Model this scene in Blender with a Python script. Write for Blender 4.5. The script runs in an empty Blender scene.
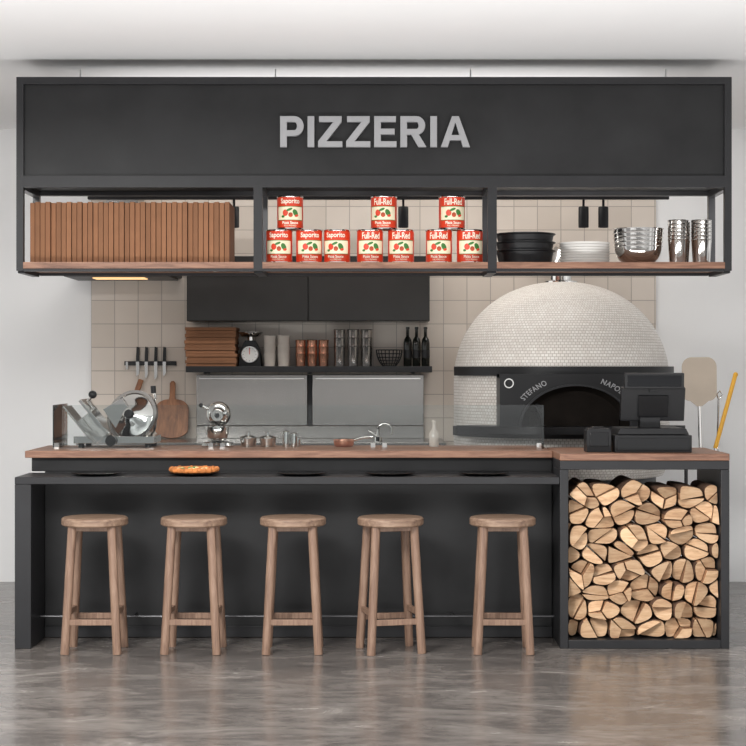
import bpy, bmesh, math, random
import numpy as np
from mathutils import Vector, Matrix
R = math.radians
scene = bpy.context.scene
scene.view_settings.view_transform = 'Standard'

# ------------------------------------------------------------------ materials
def srgb(r, g, b):
    f = lambda c: (c/255/12.92) if c/255 <= 0.04045 else ((c/255+0.055)/1.055)**2.4
    return (f(r), f(g), f(b), 1)

def base_mat(name):
    m = bpy.data.materials.new(name); m.use_nodes = True
    nt = m.node_tree
    return m, nt, nt.nodes['Principled BSDF'], nt.links

def mat(name, col, rough=0.5, metal=0.0, var=0.12, scale=6, bump=0.0, stretch=(1,1,1), island=0.0, coat=0.0, emis=None, es=0, spec=0.5, rvar=0.0):
    m, nt, p, L = base_mat(name)
    tc = nt.nodes.new('ShaderNodeTexCoord'); mp = nt.nodes.new('ShaderNodeMapping')
    mp.inputs['Scale'].default_value = stretch
    L.new(tc.outputs['Object'], mp.inputs[0])
    n = nt.nodes.new('ShaderNodeTexNoise'); n.inputs['Scale'].default_value = scale
    n.inputs['Detail'].default_value = 6; n.inputs['Roughness'].default_value = 0.6
    L.new(mp.outputs[0], n.inputs['Vector'])
    r = nt.nodes.new('ShaderNodeValToRGB')
    r.color_ramp.elements[0].position = 0.3; r.color_ramp.elements[1].position = 0.7
    r.color_ramp.elements[0].color = tuple(c*(1-var) for c in col[:3])+(1,)
    r.color_ramp.elements[1].color = tuple(min(1, c*(1+var)) for c in col[:3])+(1,)
    L.new(n.outputs['Fac'], r.inputs[0])
    out = r.outputs[0]
    if island > 0:
        g = nt.nodes.new('ShaderNodeNewGeometry')
        mr = nt.nodes.new('ShaderNodeMapRange'); mr.inputs['To Min'].default_value = 1-island; mr.inputs['To Max'].default_value = 1+island
        L.new(g.outputs['Random Per Island'], mr.inputs['Value'])
        mx = nt.nodes.new('ShaderNodeVectorMath'); mx.operation = 'SCALE'
        L.new(out, mx.inputs[0]); L.new(mr.outputs[0], mx.inputs['Scale'])
        out = mx.outputs[0]
    L.new(out, p.inputs['Base Color'])
    p.inputs['Roughness'].default_value = rough; p.inputs['Metallic'].default_value = metal
    if rvar > 0:
        mrr = nt.nodes.new('ShaderNodeMapRange'); mrr.inputs['From Min'].default_value = .3; mrr.inputs['From Max'].default_value = .7
        mrr.inputs['To Min'].default_value = rough-rvar; mrr.inputs['To Max'].default_value = rough+rvar
        L.new(n.outputs['Fac'], mrr.inputs['Value']); L.new(mrr.outputs[0], p.inputs['Roughness'])
    p.inputs['Coat Weight'].default_value = coat; p.inputs['Specular IOR Level'].default_value = spec
    if emis:
        p.inputs['Emission Color'].default_value = emis; p.inputs['Emission Strength'].default_value = es
    if bump > 0:
        b = nt.nodes.new('ShaderNodeBump'); b.inputs['Strength'].default_value = bump; b.inputs['Distance'].default_value = 0.01
        L.new(n.outputs['Fac'], b.inputs['Height']); L.new(b.outputs[0], p.inputs['Normal'])
    return m

def wood(name, c1, c2, c3, stretch, scale=4, rough=0.5, island=0.0, detail=8):
    m, nt, p, L = base_mat(name)
    tc = nt.nodes.new('ShaderNodeTexCoord'); mp = nt.nodes.new('ShaderNodeMapping')
    mp.inputs['Scale'].default_value = stretch
    L.new(tc.outputs['Object'], mp.inputs[0])
    n = nt.nodes.new('ShaderNodeTexNoise'); n.inputs['Scale'].default_value = scale
    n.inputs['Detail'].default_value = detail; n.inputs['Roughness'].default_value = 0.65; n.inputs['Distortion'].default_value = 0.6
    L.new(mp.outputs[0], n.inputs['Vector'])
    r = nt.nodes.new('ShaderNodeValToRGB'); cr = r.color_ramp
    cr.elements[0].position = 0.3; cr.elements[0].color = c1
    cr.elements[1].position = 0.72; cr.elements[1].color = c3
    e = cr.elements.new(0.5); e.color = c2
    L.new(n.outputs['Fac'], r.inputs[0])
    out = r.outputs[0]
    if island > 0:
        g = nt.nodes.new('ShaderNodeNewGeometry')
        mr = nt.nodes.new('ShaderNodeMapRange'); mr.inputs['To Min'].default_value = 1-island; mr.inputs['To Max'].default_value = 1+island*.6
        L.new(g.outputs['Random Per Island'], mr.inputs['Value'])
        mx = nt.nodes.new('ShaderNodeVectorMath'); mx.operation = 'SCALE'
        L.new(out, mx.inputs[0]); L.new(mr.outputs[0], mx.inputs['Scale'])
        out = mx.outputs[0]
    L.new(out, p.inputs['Base Color']); p.inputs['Roughness'].default_value = rough
    b = nt.nodes.new('ShaderNodeBump'); b.inputs['Strength'].default_value = 0.25; b.inputs['Distance'].default_value = 0.004
    L.new(n.outputs['Fac'], b.inputs['Height']); L.new(b.outputs[0], p.inputs['Normal'])
    return m

def brick_mat(name, c1, c2, mortar, bw, bh, ms, offset, coord, rough, bump=0.4):
    m, nt, p, L = base_mat(name)
    tc = nt.nodes.new('ShaderNodeTexCoord')
    br = nt.nodes.new('ShaderNodeTexBrick')
    br.offset = offset; br.squash = 1
    br.inputs['Color1'].default_value = c1; br.inputs['Color2'].default_value = c2; br.inputs['Mortar'].default_value = mortar
    br.inputs['Scale'].default_value = 1; br.inputs['Mortar Size'].default_value = ms; br.inputs['Mortar Smooth'].default_value = 0.2
    br.inputs['Brick Width'].default_value = bw; br.inputs['Row Height'].default_value = bh
    if coord == 'UV':
        L.new(tc.outputs['UV'], br.inputs['Vector'])
    else:
        s = nt.nodes.new('ShaderNodeSeparateXYZ'); c = nt.nodes.new('ShaderNodeCombineXYZ')
        L.new(tc.outputs['Object'], s.inputs[0]); L.new(s.outputs['X'], c.inputs['X']); L.new(s.outputs['Z'], c.inputs['Y'])
        L.new(c.outputs[0], br.inputs['Vector'])
    n = nt.nodes.new('ShaderNodeTexNoise'); n.inputs['Scale'].default_value = 5
    L.new(tc.outputs['Object'], n.inputs['Vector'])
    mx = nt.nodes.new('ShaderNodeMix'); mx.data_type = 'RGBA'; mx.blend_type = 'MULTIPLY'; mx.inputs[0].default_value = 0.10
    L.new(br.outputs['Color'], mx.inputs[6]); L.new(n.outputs['Fac'], mx.inputs[7])
    L.new(mx.outputs[2], p.inputs['Base Color'])
    p.inputs['Roughness'].default_value = rough
    iv = nt.nodes.new('ShaderNodeMath'); iv.operation = 'SUBTRACT'; iv.inputs[0].default_value = 1
    L.new(br.outputs['Fac'], iv.inputs[1])
    b = nt.nodes.new('ShaderNodeBump'); b.inputs['Strength'].default_value = bump; b.inputs['Distance'].default_value = 0.003
    L.new(iv.outputs[0], b.inputs['Height']); L.new(b.outputs[0], p.inputs['Normal'])
    return m

def thin_glass(name, tint=(0.92, 0.94, 0.94, 1)):
    m = bpy.data.materials.new(name); m.use_nodes = True
    nt = m.node_tree; nt.nodes.clear(); L = nt.links
    o = nt.nodes.new('ShaderNodeOutputMaterial'); t = nt.nodes.new('ShaderNodeBsdfTransparent')
    t.inputs[0].default_value = tint
    g = nt.nodes.new('ShaderNodeBsdfGlossy'); g.inputs['Roughness'].default_value = 0.02
    f = nt.nodes.new('ShaderNodeFresnel'); f.inputs[0].default_value = 1.45
    mx = nt.nodes.new('ShaderNodeMixShader')
    L.new(f.outputs[0], mx.inputs[0]); L.new(t.outputs[0], mx.inputs[1]); L.new(g.outputs[0], mx.inputs[2]); L.new(mx.outputs[0], o.inputs[0])
    return m

DARK = mat('charcoal_steel', srgb(38, 38, 39), 0.42, 0.0, 0.38, 2.6, spec=0.28, rvar=.10)
DARK2 = mat('charcoal_frame', srgb(42, 42, 44), 0.40, 0.0, 0.1, 8, spec=0.32)
POSTM = mat('gunmetal_tube', srgb(96, 96, 98), 0.32, 0.65, 0.1, 8, spec=0.5)
BLACKP = mat('black_plastic', srgb(24, 24, 26), 0.4, 0, 0.1, 10, spec=0.35)
BLACKG = mat('black_gloss', srgb(18, 18, 20), 0.18, 0, 0.05, 10, spec=0.4)
CABD = mat('smoked_cabinet', srgb(42, 41, 40), 0.25, 0, 0.15, 3, spec=0.3)
STEEL = mat('stainless_steel', srgb(220, 218, 215), 0.08, 1.0, 0.04, 8)
SATIN = mat('satin_steel', srgb(206, 203, 200), 0.20, 1.0, 0.04, 8)
BSTEEL = mat('brushed_steel', srgb(164, 161, 158), 0.26, 1.0, 0.02, 2, stretch=(1, 1, 12))
COPPER = mat('copper', srgb(240, 180, 152), 0.26, 1.0, 0.06, 8)
LETTER = mat('letter_metal', srgb(160, 160, 162), 0.4, 0.1, 0.04, 8)
WALNUT = wood('walnut_top', srgb(98, 66, 50), srgb(136, 98, 78), srgb(164, 124, 100), (1.2, 14, 14), 4, 0.45)
STOOLW = wood('stool_oak', srgb(108, 82, 68), srgb(138, 110, 92), srgb(162, 134, 115), (14, 14, 1.2), 4, 0.5)
SEATW = wood('stool_seat_oak', srgb(108, 84, 70), srgb(140, 114, 95), srgb(166, 140, 120), (1.5, 14, 14), 4, 0.5)
BOARDW = wood('board_wood', srgb(102, 62, 40), srgb(138, 90, 58), srgb(164, 112, 76), (10, 10, 1.5), 4, 0.5)
CARD = mat('cardboard', srgb(136, 94, 66), 0.85, 0, 0.08, 12, island=0.15)
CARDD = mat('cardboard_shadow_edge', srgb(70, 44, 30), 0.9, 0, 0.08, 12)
WALLM = mat('white_plaster', srgb(242, 242, 242), 0.85, 0, 0.01, 2)
CEILM = mat('ceiling_plaster', srgb(250, 250, 250), 0.9, 0, 0.01, 2)
TILE = brick_mat('beige_wall_tile', srgb(220, 209, 198), srgb(206, 194, 182), srgb(170, 160, 150), 0.15, 0.15, 0.0028, 0.0, 'XZ', 0.3)
MOSAIC = brick_mat('oven_mosaic', srgb(240, 236, 230), srgb(226, 219, 212), srgb(176, 166, 156), 0.022, 0.0175, 0.0015, 0.5, 'UV', 0.4, 0.5)
GLASS = thin_glass('clear_glass')
WHITE = mat('white_ceramic', srgb(236, 234, 230), 0.25, 0, 0.02, 8)
RED = mat('label_red', srgb(218, 62, 30), 0.4, 0, 0.05, 8)
CREAM = mat('label_cream', srgb(244, 232, 200), 0.45, 0, 0.03, 8)
GREEN = mat('label_green', srgb(60, 120, 50), 0.45, 0, 0.1, 20)
LWHITE = mat('label_white', srgb(252, 244, 225), 0.45, 0, 0.02, 8)
YELLOW = mat('yellow_handle', srgb(226, 168, 48), 0.45, 0, 0.08, 8)
PEELM = mat('peel_blade_alu', srgb(186, 172, 156), 0.5, 0.2, 0.06, 6)
SCREEN = mat('screen_glass', srgb(18, 20, 24), 0.1, 0, 0.02, 4)
FROST = mat('frosted_glass', srgb(214, 204, 194), 0.12, 0, 0.05, 12)
BOTTLE = mat('bottle_glass', srgb(22, 24, 20), 0.1, 0, 0.1, 8)
CRUST = mat('pizza_crust', srgb(196, 120, 60), 0.7, 0, 0.45, 30, bump=0.6)
SAUCE = mat('pizza_topping', srgb(190, 74, 32), 0.5, 0, 0.4, 30, bump=0.5)
CHEESE = mat('pizza_cheese', srgb(244, 214, 150), 0.5, 0, 0.15, 40)
BULB = mat('warm_lamp_lens', srgb(255, 220, 170), 0.4, 0, 0.01, 4, emis=srgb(255, 205, 140), es=1.0)
LOGEND = wood('split_log_end', srgb(182, 140, 106), srgb(212, 174, 136), srgb(228, 194, 158), (3, 1, 16), 3.0, 0.8, island=0.36, detail=3)
LOGSIDE = wood('split_log_side', srgb(124, 90, 66), srgb(158, 118, 86), srgb(184, 142, 108), (20, 2, 20), 3, 0.8, island=0.25)
BARK = mat('log_bark', srgb(94, 68, 52), 0.9, 0, 0.35, 30, bump=0.8, island=0.2)

def floor_mat():
    m, nt, p, L = base_mat('polished_concrete')
    tc = nt.nodes.new('ShaderNodeTexCoord'); mp = nt.nodes.new('ShaderNodeMapping'); mp.inputs['Scale'].default_value = (0.8, 1.8, 1)
    L.new(tc.outputs['Object'], mp.inputs[0])
    n1 = nt.nodes.new('ShaderNodeTexNoise'); n1.inputs['Scale'].default_value = 2.2; n1.inputs['Detail'].default_value = 12; n1.inputs['Roughness'].default_value = 0.7; n1.inputs['Distortion'].default_value = 0.8
    n2 = nt.nodes.new('ShaderNodeTexNoise'); n2.inputs['Scale'].default_value = 14; n2.inputs['Detail'].default_value = 8
    L.new(mp.outputs[0], n1.inputs[0]); L.new(mp.outputs[0], n2.inputs[0])
    r = nt.nodes.new('ShaderNodeValToRGB'); cr = r.color_ramp
    cr.elements[0].position = 0.32; cr.elements[0].color = srgb(86, 81, 78)
    cr.elements[1].position = 0.68; cr.elements[1].color = srgb(138, 132, 127)
    e = cr.elements.new(0.5); e.color = srgb(110, 104, 100)
    L.new(n1.outputs['Fac'], r.inputs[0])
    mx = nt.nodes.new('ShaderNodeMix'); mx.data_type = 'RGBA'; mx.blend_type = 'OVERLAY'; mx.inputs[0].default_value = 0.45
    L.new(r.outputs[0], mx.inputs[6]); L.new(n2.outputs['Fac'], mx.inputs[7])
    L.new(mx.outputs[2], p.inputs['Base Color'])
    mr = nt.nodes.new('ShaderNodeMapRange'); mr.inputs['From Min'].default_value = 0.3; mr.inputs['From Max'].default_value = 0.7
    mr.inputs['To Min'].default_value = 0.13; mr.inputs['To Max'].default_value = 0.30
    L.new(n1.outputs['Fac'], mr.inputs['Value']); L.new(mr.outputs[0], p.inputs['Roughness'])
    p.inputs['Specular IOR Level'].default_value = 0.45
    b = nt.nodes.new('ShaderNodeBump'); b.inputs['Strength'].default_value = 0.08; b.inputs['Distance'].default_value = 0.01
    L.new(n1.outputs['Fac'], b.inputs['Height']); L.new(b.outputs[0], p.inputs['Normal'])
    return m
FLOORM = floor_mat()

# ------------------------------------------------------------------ builder
class B:
    def __init__(s, name):
        s.name = name; s.bm = bmesh.new(); s.mats = []; s.uv = s.bm.loops.layers.uv.new('UVMap')
    def mi(s, m):
        if m not in s.mats: s.mats.append(m)
        return s.mats.index(m)
    def face(s, vs, i):
        try:
            f = s.bm.faces.new(vs); f.material_index = i; return f
        except ValueError: return None
    def V(s, p, M):
        p = Vector(p); return s.bm.verts.new(M @ p if M else p)
    def box(s, x0, x1, y0, y1, z0, z1, m, M=None):
        i = s.mi(m)
        v = [s.V((x, y, z), M) for z in (z0, z1) for y in (y0, y1) for x in (x0, x1)]
        for q in ((0,1,3,2),(4,6,7,5),(0,4,5,1),(2,3,7,6),(0,2,6,4),(1,5,7,3)):
            s.face([v[k] for k in q], i)
    def cyl(s, p0, p1, r, m, r2=None, seg=24):
        s.tube([p0, p1], r, m, seg, radii=[r, r if r2 is None else r2])
    def tube(s, pts, r, m, seg=12, radii=None):
        i = s.mi(m); pts = [Vector(p) for p in pts]; rings = []
        n = len(pts)
        d0 = (pts[1]-pts[0]).normalized()
        up = Vector((0, 0, 1)) if abs(d0.z) < 0.9 else Vector((1, 0, 0))
        a = d0.cross(up).normalized()
        for k in range(n):
            if k == 0: d = pts[1]-pts[0]
            elif k == n-1: d = pts[-1]-pts[-2]
            else: d = (pts[k+1]-pts[k]).normalized()+(pts[k]-pts[k-1]).normalized()
            d.normalize()
            a = (a-d*a.dot(d)).normalized(); b = d.cross(a)
            rr = radii[k] if radii else r
            rings.append([s.bm.verts.new(pts[k]+(a*math.cos(2*math.pi*j/seg)+b*math.sin(2*math.pi*j/seg))*rr) for j in range(seg)])
        for k in range(n-1):
            for j in range(seg):
                s.face([rings[k][j], rings[k][(j+1) % seg], rings[k+1][(j+1) % seg], rings[k+1][j]], i)
        s.face(rings[0][::-1], i); s.face(rings[-1], i)
    def lathe(s, prof, c, m, seg=40, M=None, mats=None, uvR=None, sx=1, sy=1):
        c = Vector(c); rings = []; arcl = [0]
        for k in range(1, len(prof)):
            arcl.append(arcl[-1]+math.hypot(prof[k][0]-prof[k-1][0], prof[k][1]-prof[k-1][1]))
        def P(r, z, j):
            a = 2*math.pi*j/seg; p = Vector((r*math.cos(a)*sx, r*math.sin(a)*sy, z))
            return (M @ p if M else p)+c
        for r, z in prof:
            if r < 1e-6: rings.append([s.bm.verts.new(P(0, z, 0))])
            else: rings.append([s.bm.verts.new(P(r, z, j)) for j in range(seg)])
        for k in range(len(prof)-1):
            i = s.mi(mats[k] if mats else m); A, Bq = rings[k], rings[k+1]
            for j in range(seg):
                j2 = (j+1) % seg
                if len(A) == 1 and len(Bq) == 1: continue
                if len(A) == 1: vs = [A[0], Bq[j2], Bq[j]]; uu = [(j+.5, k), (j+1, k+1), (j, k+1)]
                elif len(Bq) == 1: vs = [A[j], A[j2], Bq[0]]; uu = [(j, k), (j+1, k), (j+.5, k+1)]
                else: vs = [A[j], A[j2], Bq[j2], Bq[j]]; uu = [(j, k), (j+1, k), (j+1, k+1), (j, k+1)]
                f = s.face(vs, i)
                if f and uvR:
                    for lp, (a, kk) in zip(f.loops, uu): lp[s.uv].uv = (2*math.pi*a/seg*uvR, arcl[kk])
    def prism(s, poly, y0, y1, m, M=None, mside=None, backscale=None):
        i = s.mi(m); j = s.mi(mside or m)
        cx = sum(p[0] for p in poly)/len(poly); cz = sum(p[1] for p in poly)/len(poly)
        bs = backscale or 1
        a = [s.V((x, y0, z), M) for x, z in poly]; b = [s.V((cx+(x-cx)*bs, y1, cz+(z-cz)*bs), M) for x, z in poly]
        s.face(a, i); s.face(b[::-1], i)
        for k in range(len(poly)):
            k2 = (k+1) % len(poly); s.face([a[k], b[k], b[k2], a[k2]], j)
    def sphere(s, c, r, m, sx=1, sy=1, sz=1, M=None, seg=32, n=14):
        prof = [(r*math.sin(math.pi*k/n), -r*math.cos(math.pi*k/n)*sz) for k in range(n+1)]
        prof[0] = (0, prof[0][1]); prof[-1] = (0, prof[-1][1])
        s.lathe(prof, c, m, seg, M=M, sx=sx, sy=sy)
    def text(s, body, m, w, h, ext, place, offset=0.02, spacing=1.0):
        cu = bpy.data.curves.new('t', 'FONT'); cu.body = body; cu.size = 1; cu.offset = offset; cu.extrude = ext
        cu.space_character = spacing; cu.resolution_u = 6
        o = bpy.data.objects.new('t', cu); scene.collection.objects.link(o)
        bpy.context.view_layer.update()
        me = bpy.data.meshes.new_from_object(o.evaluated_get(bpy.context.evaluated_depsgraph_get()))
        co = [v.co.copy() for v in me.vertices]
        x0 = min(v.x for v in co); x1 = max(v.x for v in co); y0 = min(v.y for v in co); y1 = max(v.y for v in co)
        i = s.mi(m)
        vs = [s.bm.verts.new(place(((v.x-x0)/(x1-x0)-.5)*w, ((v.y-y0)/(y1-y0)-.5)*h, v.z)) for v in co]
        for p in me.polygons: s.face([vs[k] for k in p.vertices], i)
        bpy.data.objects.remove(o); bpy.data.meshes.remove(me); bpy.data.curves.remove(cu)
    def done(s, loc=(0, 0, 0), bevel=0, sm=35, rot=0, recalc=True):
        if recalc: bmesh.ops.recalc_face_normals(s.bm, faces=s.bm.faces[:])
        for f in s.bm.faces: f.smooth = True
        bmesh.ops.translate(s.bm, verts=s.bm.verts[:], vec=-Vector(loc))
        me = bpy.data.meshes.new(s.name); s.bm.to_mesh(me); s.bm.free()
        me.set_sharp_from_angle(angle=R(sm))
        for m in s.mats: me.materials.append(m)
        o = bpy.data.objects.new(s.name, me); scene.collection.objects.link(o); o.location = loc
        o.rotation_euler[2] = rot
        if bevel:
            md = o.modifiers.new('bevel', 'BEVEL'); md.width = bevel; md.segments = 2; md.limit_method = 'ANGLE'; md.angle_limit = R(40)
        return o
def copy(o, loc, rot=0):
    c = bpy.data.objects.new(o.name, o.data); scene.collection.objects.link(c); c.location = loc; c.rotation_euler[2] = rot
    for md in o.modifiers:
        n = c.modifiers.new(md.name, md.type); n.width = md.width; n.segments = md.segments; n.limit_method = md.limit_method; n.angle_limit = md.angle_limit
    return c

# ------------------------------------------------------------------ room
CEIL = 2.90
b = B('floor'); b.box(-6, 6, -9.5, 2.6, -0.1, 0, FLOORM); b.done()
b = B('ceiling'); b.box(-6, 6, -3.2, 2.6, CEIL, CEIL+.1, CEILM); b.done()
b = B('wall_back'); b.box(-6, 6, 2.5, 2.6, 0, CEIL, WALLM); b.box(-1.80, 1.807, 2.475, 2.5, 0, CEIL, TILE); b.done()

# ------------------------------------------------------------------ canopy sign with hanging shelf
W0, W1 = -1.740, 1.750
SH = 1.887
b = B('canopy_with_hanging_shelf')
zt, zb = 2.79, 2.273; D = 0.42
b.box(W0, W1, 0, .03, zt-.035, zt, DARK2); b.box(W0, W1, 0, .03, zb, zb+.035, DARK2)
b.box(W0, W0+.035, 0, .03, zb+.035, zt-.035, DARK2); b.box(W1-.035, W1, 0, .03, zb+.035, zt-.035, DARK2)
b.box(W0+.035, W1-.035, .018, .03, zb+.035, zt-.035, DARK)
b.box(W0, W1, .03, D, zb, zt, DARK)
for x in (-1.5, -.5, .5, 1.5): b.cyl((x, .405, zt-.01), (x, .405, CEIL), .004, WALLM)
S = .215; ST = .185
def bowl(x, w, z0, z1):
    ro = (z1-z0)/2; ri = ro-ST; cz = (z0+z1)/2; cxo = x+w-ro*.95; n = 12
    o_ = [(x, z1), (cxo, z1)]; i_ = [(x, z1-ST), (cxo, z1-ST)]
    for k in range(1, n):
        a = math.pi/2-math.pi*k/n
        o_.append((cxo+ro*.95*math.cos(a), cz+ro*math.sin(a))); i_.append((cxo+(ro*.95-S)*math.cos(a), cz+ri*math.sin(a)))
    o_ += [(cxo, z0), (x, z0)]; i_ += [(cxo, z0+ST), (x, z0+ST)]
    return [[o_[k], o_[k+1], i_[k+1], i_[k]] for k in range(len(o_)-1)]
rect = lambda x0, x1, z0, z1: [(x0, z0), (x1, z0), (x1, z1), (x0, z1)]
GL = {
 'P': (.76, [rect(0, S, 0, 1)]+bowl(S, .76-S, .36, 1)),
 'I': (S, [rect(0, S, 0, 1)]),
 'Z': (.78, [rect(.03, .76, 1-ST, 1), rect(0, .78, 0, ST), [(0, ST), (.27, ST), (.76, 1-ST), (.49, 1-ST)]]),
 'E': (.72, [rect(0, S, 0, 1), rect(S, .70, 1-ST, 1), rect(S, .66, .41, .41+ST), rect(S, .72, 0, ST)]),
 'R': (.84, [rect(0, S, 0, 1)]+bowl(S, .80-S, .40, 1)+[[(.34, .42), (.56, .46), (.84, 0), (.58, 0)]]),
 'A': (.94, [[(0, 0), (.225, 0), (.53, 1), (.36, 1)], [(.94, 0), (.715, 0), (.41, 1), (.58, 1)], rect(.24, .70, .22, .22+ST*.9)]),
}
total = sum(GL[c][0] for c in 'PIZZERIA')+.125*7
sxl = .925/total; cur = .010-.4625
for c in 'PIZZERIA':
    wd, parts = GL[c]
    for n_, pt in enumerate(parts):
        b.prism([(cur+x*sxl, 2.522-.075+z*.150) for x, z in pt], -.012-.00003*n_, .018, LETTER)
    cur += (wd+.125)*sxl
t = .034
posts = [W0, -.583, .560, W1-t]
for x in posts:
    wd = t if x in (W0, W1-t) else .044
    for y in (0, D-t): b.box(x, x+wd, y, y+t, 1.845, zb, POSTM if y else DARK2)
    b.box(x, x+wd, t, D-t, 1.835, 1.860, DARK2)
    b.box(x, x+wd, t, D-t, zb-.03, zb, POSTM)
for y in (0, D-t):
    for a, c in ((posts[0]+t, posts[1]), (posts[1]+.044, posts[2]), (posts[2]+.044, posts[3])):
        b.box(a, c, y, y+t, zb-.022, zb, POSTM if y else DARK2)
        b.box(a, c, y+.004, y+t, 1.842, 1.858, DARK2)
for a, c in ((posts[0]+t, posts[1]), (posts[1]+.044, posts[2]), (posts[2]+.044, posts[3])):
    b.box(a, c, -.004, D, 1.856, SH, WALNUT)
b.done((0, 0, zb))

# pizza boxes standing on the shelf
b = B('upright_pizza_box_row')
n = 19; x0 = -1.685; w = .0517
for i in range(n):
    x = x0+i*w; dy = random.Random(i).uniform(-.006, .006); h = .298
    b.box(x+.001, x+w*.47, .05+dy, .35+dy, SH+.001, SH+h-.004, CARD)
    b.box(x+w*.52, x+w-.002, .045+dy, .355+dy, SH+.001, SH+h, CARD)
    b.box(x+w*.47, x+w*.52, .062+dy, .34, SH+.001, SH+h-.02, CARDD)
b.done((-1.2, .2, SH), bevel=.002)

# cans
def can(kind, loc):
    b = B('tomato_sauce_can'); r = .0655; H = .166
    b.lathe([(0, .004), (r-.004, .004), (r, 0), (r+.0015, .003), (r, .006), (r-.001, .008), (r-.001, H-.008), (r, H-.006), (r+.0015, H-.003), (r, H), (r-.004, H-.004), (0, H-.004)],
            loc, STEEL, 40, mats=[STEEL]*5+[RED]+[STEEL]*5)
    L0 = Vector(loc)
    def P(u, z, rr=.0005): a = u/r; return L0+Vector(((r+rr)*math.sin(a), -(r+rr)*math.cos(a), z))
    def patch(u0, u1, z0, z1, m, rr=.0004):
        i = b.mi(m); k = 14
        lo = [b.bm.verts.new(P(u0+(u1-u0)*j/k, z0, rr)) for j in range(k+1)]; hi = [b.bm.verts.new(P(u0+(u1-u0)*j/k, z1, rr)) for j in range(k+1)]
        for j in range(k): b.face([lo[j], lo[j+1], hi[j+1], hi[j]], i)
    def blob(u, z, ru, rz, m, rr=.0012, ang=0):
        i = b.mi(m); k = 18; c = b.bm.verts.new(P(u, z, rr+.0004))
        ring = []
        for j in range(k):
            a = 2*math.pi*j/k; du = ru*math.cos(a); dz = rz*math.sin(a)
            ring.append(b.bm.verts.new(P(u+du*math.cos(ang)-dz*math.sin(ang), z+du*math.sin(ang)+dz*math.cos(ang), rr)))
        for j in range(k): b.face([c, ring[j], ring[(j+1) % k]], i)
    for off in (0, math.pi*r):
        patch(off-.070, off+.070, .046, .110, CREAM)
        patch(off-.070, off+.070, .0435, .046, GREEN, .0006); patch(off-.070, off+.070, .110, .1125, GREEN, .0006)
        blob(off-.024, .080, .014, .016, RED); blob(off+.002, .070, .011, .012, SAUCE, .0018); blob(off+.026, .080, .012, .019, GREEN, .0014, .5)
        blob(off-.004, .096, .016, .006, GREEN, .002, .4); blob(off+.032, .066, .010, .006, RED, .002, .3); blob(off-.036, .062, .008, .006, GREEN, .002)
        b.text(kind, LWHITE, .098 if kind == 'Saporito' else .092, .032, 0, lambda x, y, z: P(off+x, .135+y, .0012), offset=.02)
        b.text('Pizza Sauce', LWHITE, .080, .014, 0, lambda x, y, z: P(off+x, .032+y, .0012), offset=.02)
        b.text('FULLY PREPARED', CREAM, .06, .008, 0, lambda x, y, z: P(off+x, .017+y, .0012), offset=.01)
    return b.done(loc, recalc=True)
Yc = .135
zS = SH+.0005
c1 = can('Saporito', (-.465, Yc, zS)); c2 = can('Full-Red', (.139, Yc, zS))
for x, r_ in ((-.317, .12), (-.178, -.1)): copy(c1, (x, Yc, zS), r_)
copy(c1, (-.411, Yc+.002, zS+.167), .05)
for x, r_ in ((-.015, .08), (.327, -.06), (.480, .1)): copy(c2, (x, Yc, zS), r_)
copy(c2, (.054, Yc, zS+.167), -.1); copy(c2, (.391, Yc, zS+.167), .08)

# right shelf stacks
b = B('black_baking_pan_stack')
for k in range(3):
    z = SH+.0005+k*.042
    b.lathe([(0, z), (.120, z), (.132, z+.006), (.142, z+.060), (.152, z+.064), (.153, z+.068), (.150, z+.070), (.140, z+.067), (.129, z+.008), (.119, z+.004), (0, z+.004)], (.762, .22, 0), BLACKP, 56)
b.done((.762, .22, SH))
b = B('white_plate_stack')
for k in range(8):
    z = SH+.0005+k*.0135
    b.lathe([(0, z), (.108, z), (.119, z+.003), (.125, z+.010), (.126, z+.0132), (.122, z+.0132), (.105, z+.006), (0, z+.006)], (1.060, .215, 0), WHITE, 48)
b.done((1.060, .215, SH))
def bowlprof(r, h, z, tk=.003, foot=.4):
    o = [(0, z), (r*foot, z)]
    for k in range(1, 9):
        a = k/8*math.pi/2; o.append((r*foot+(r-r*foot)*math.sin(a), z+h*(1-math.cos(a))))
    o.append((r+.005, z+h+.001)); o.append((r+.004, z+h+.004))
    for k in range(8, 0, -1):
        a = k/8*math.pi/2; o.append((r*foot+(r-r*foot)*math.sin(a)-tk, z+h*(1-math.cos(a))+tk))
    o.append((0, z+tk)); return o
b = B('steel_mixing_bowl_stack')
for k in range(5): b.lathe(bowlprof(.118+.0015*k, .085, SH+.0005+k*.022), (1.325, .2, 0), STEEL, 48)
b.done((1.325, .2, SH))
def tumbler_stack(name, loc, r, h, n, step, m, topopen=True):
    b = B(name)
    for k in range(n):
        z = k*step
        b.lathe([(0, z), (r*.84, z), (r*.86, z+.004), (r*.985, z+h-.006), (r*1.03, z+h-.003), (r, z+h), (r*.95, z+h-.003), (r*.8, z+.006), (0, z+.006)], loc, m, 32)
    return b.done(loc)
a = tumbler_stack('steel_tumbler_stack', (1.512, .13, zS), .050, .12, 6, .019, STEEL)
copy(a, (1.628, .13, zS)); copy(a, (1.545, .255, zS)); copy(a, (1.655, .262, zS))

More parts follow.
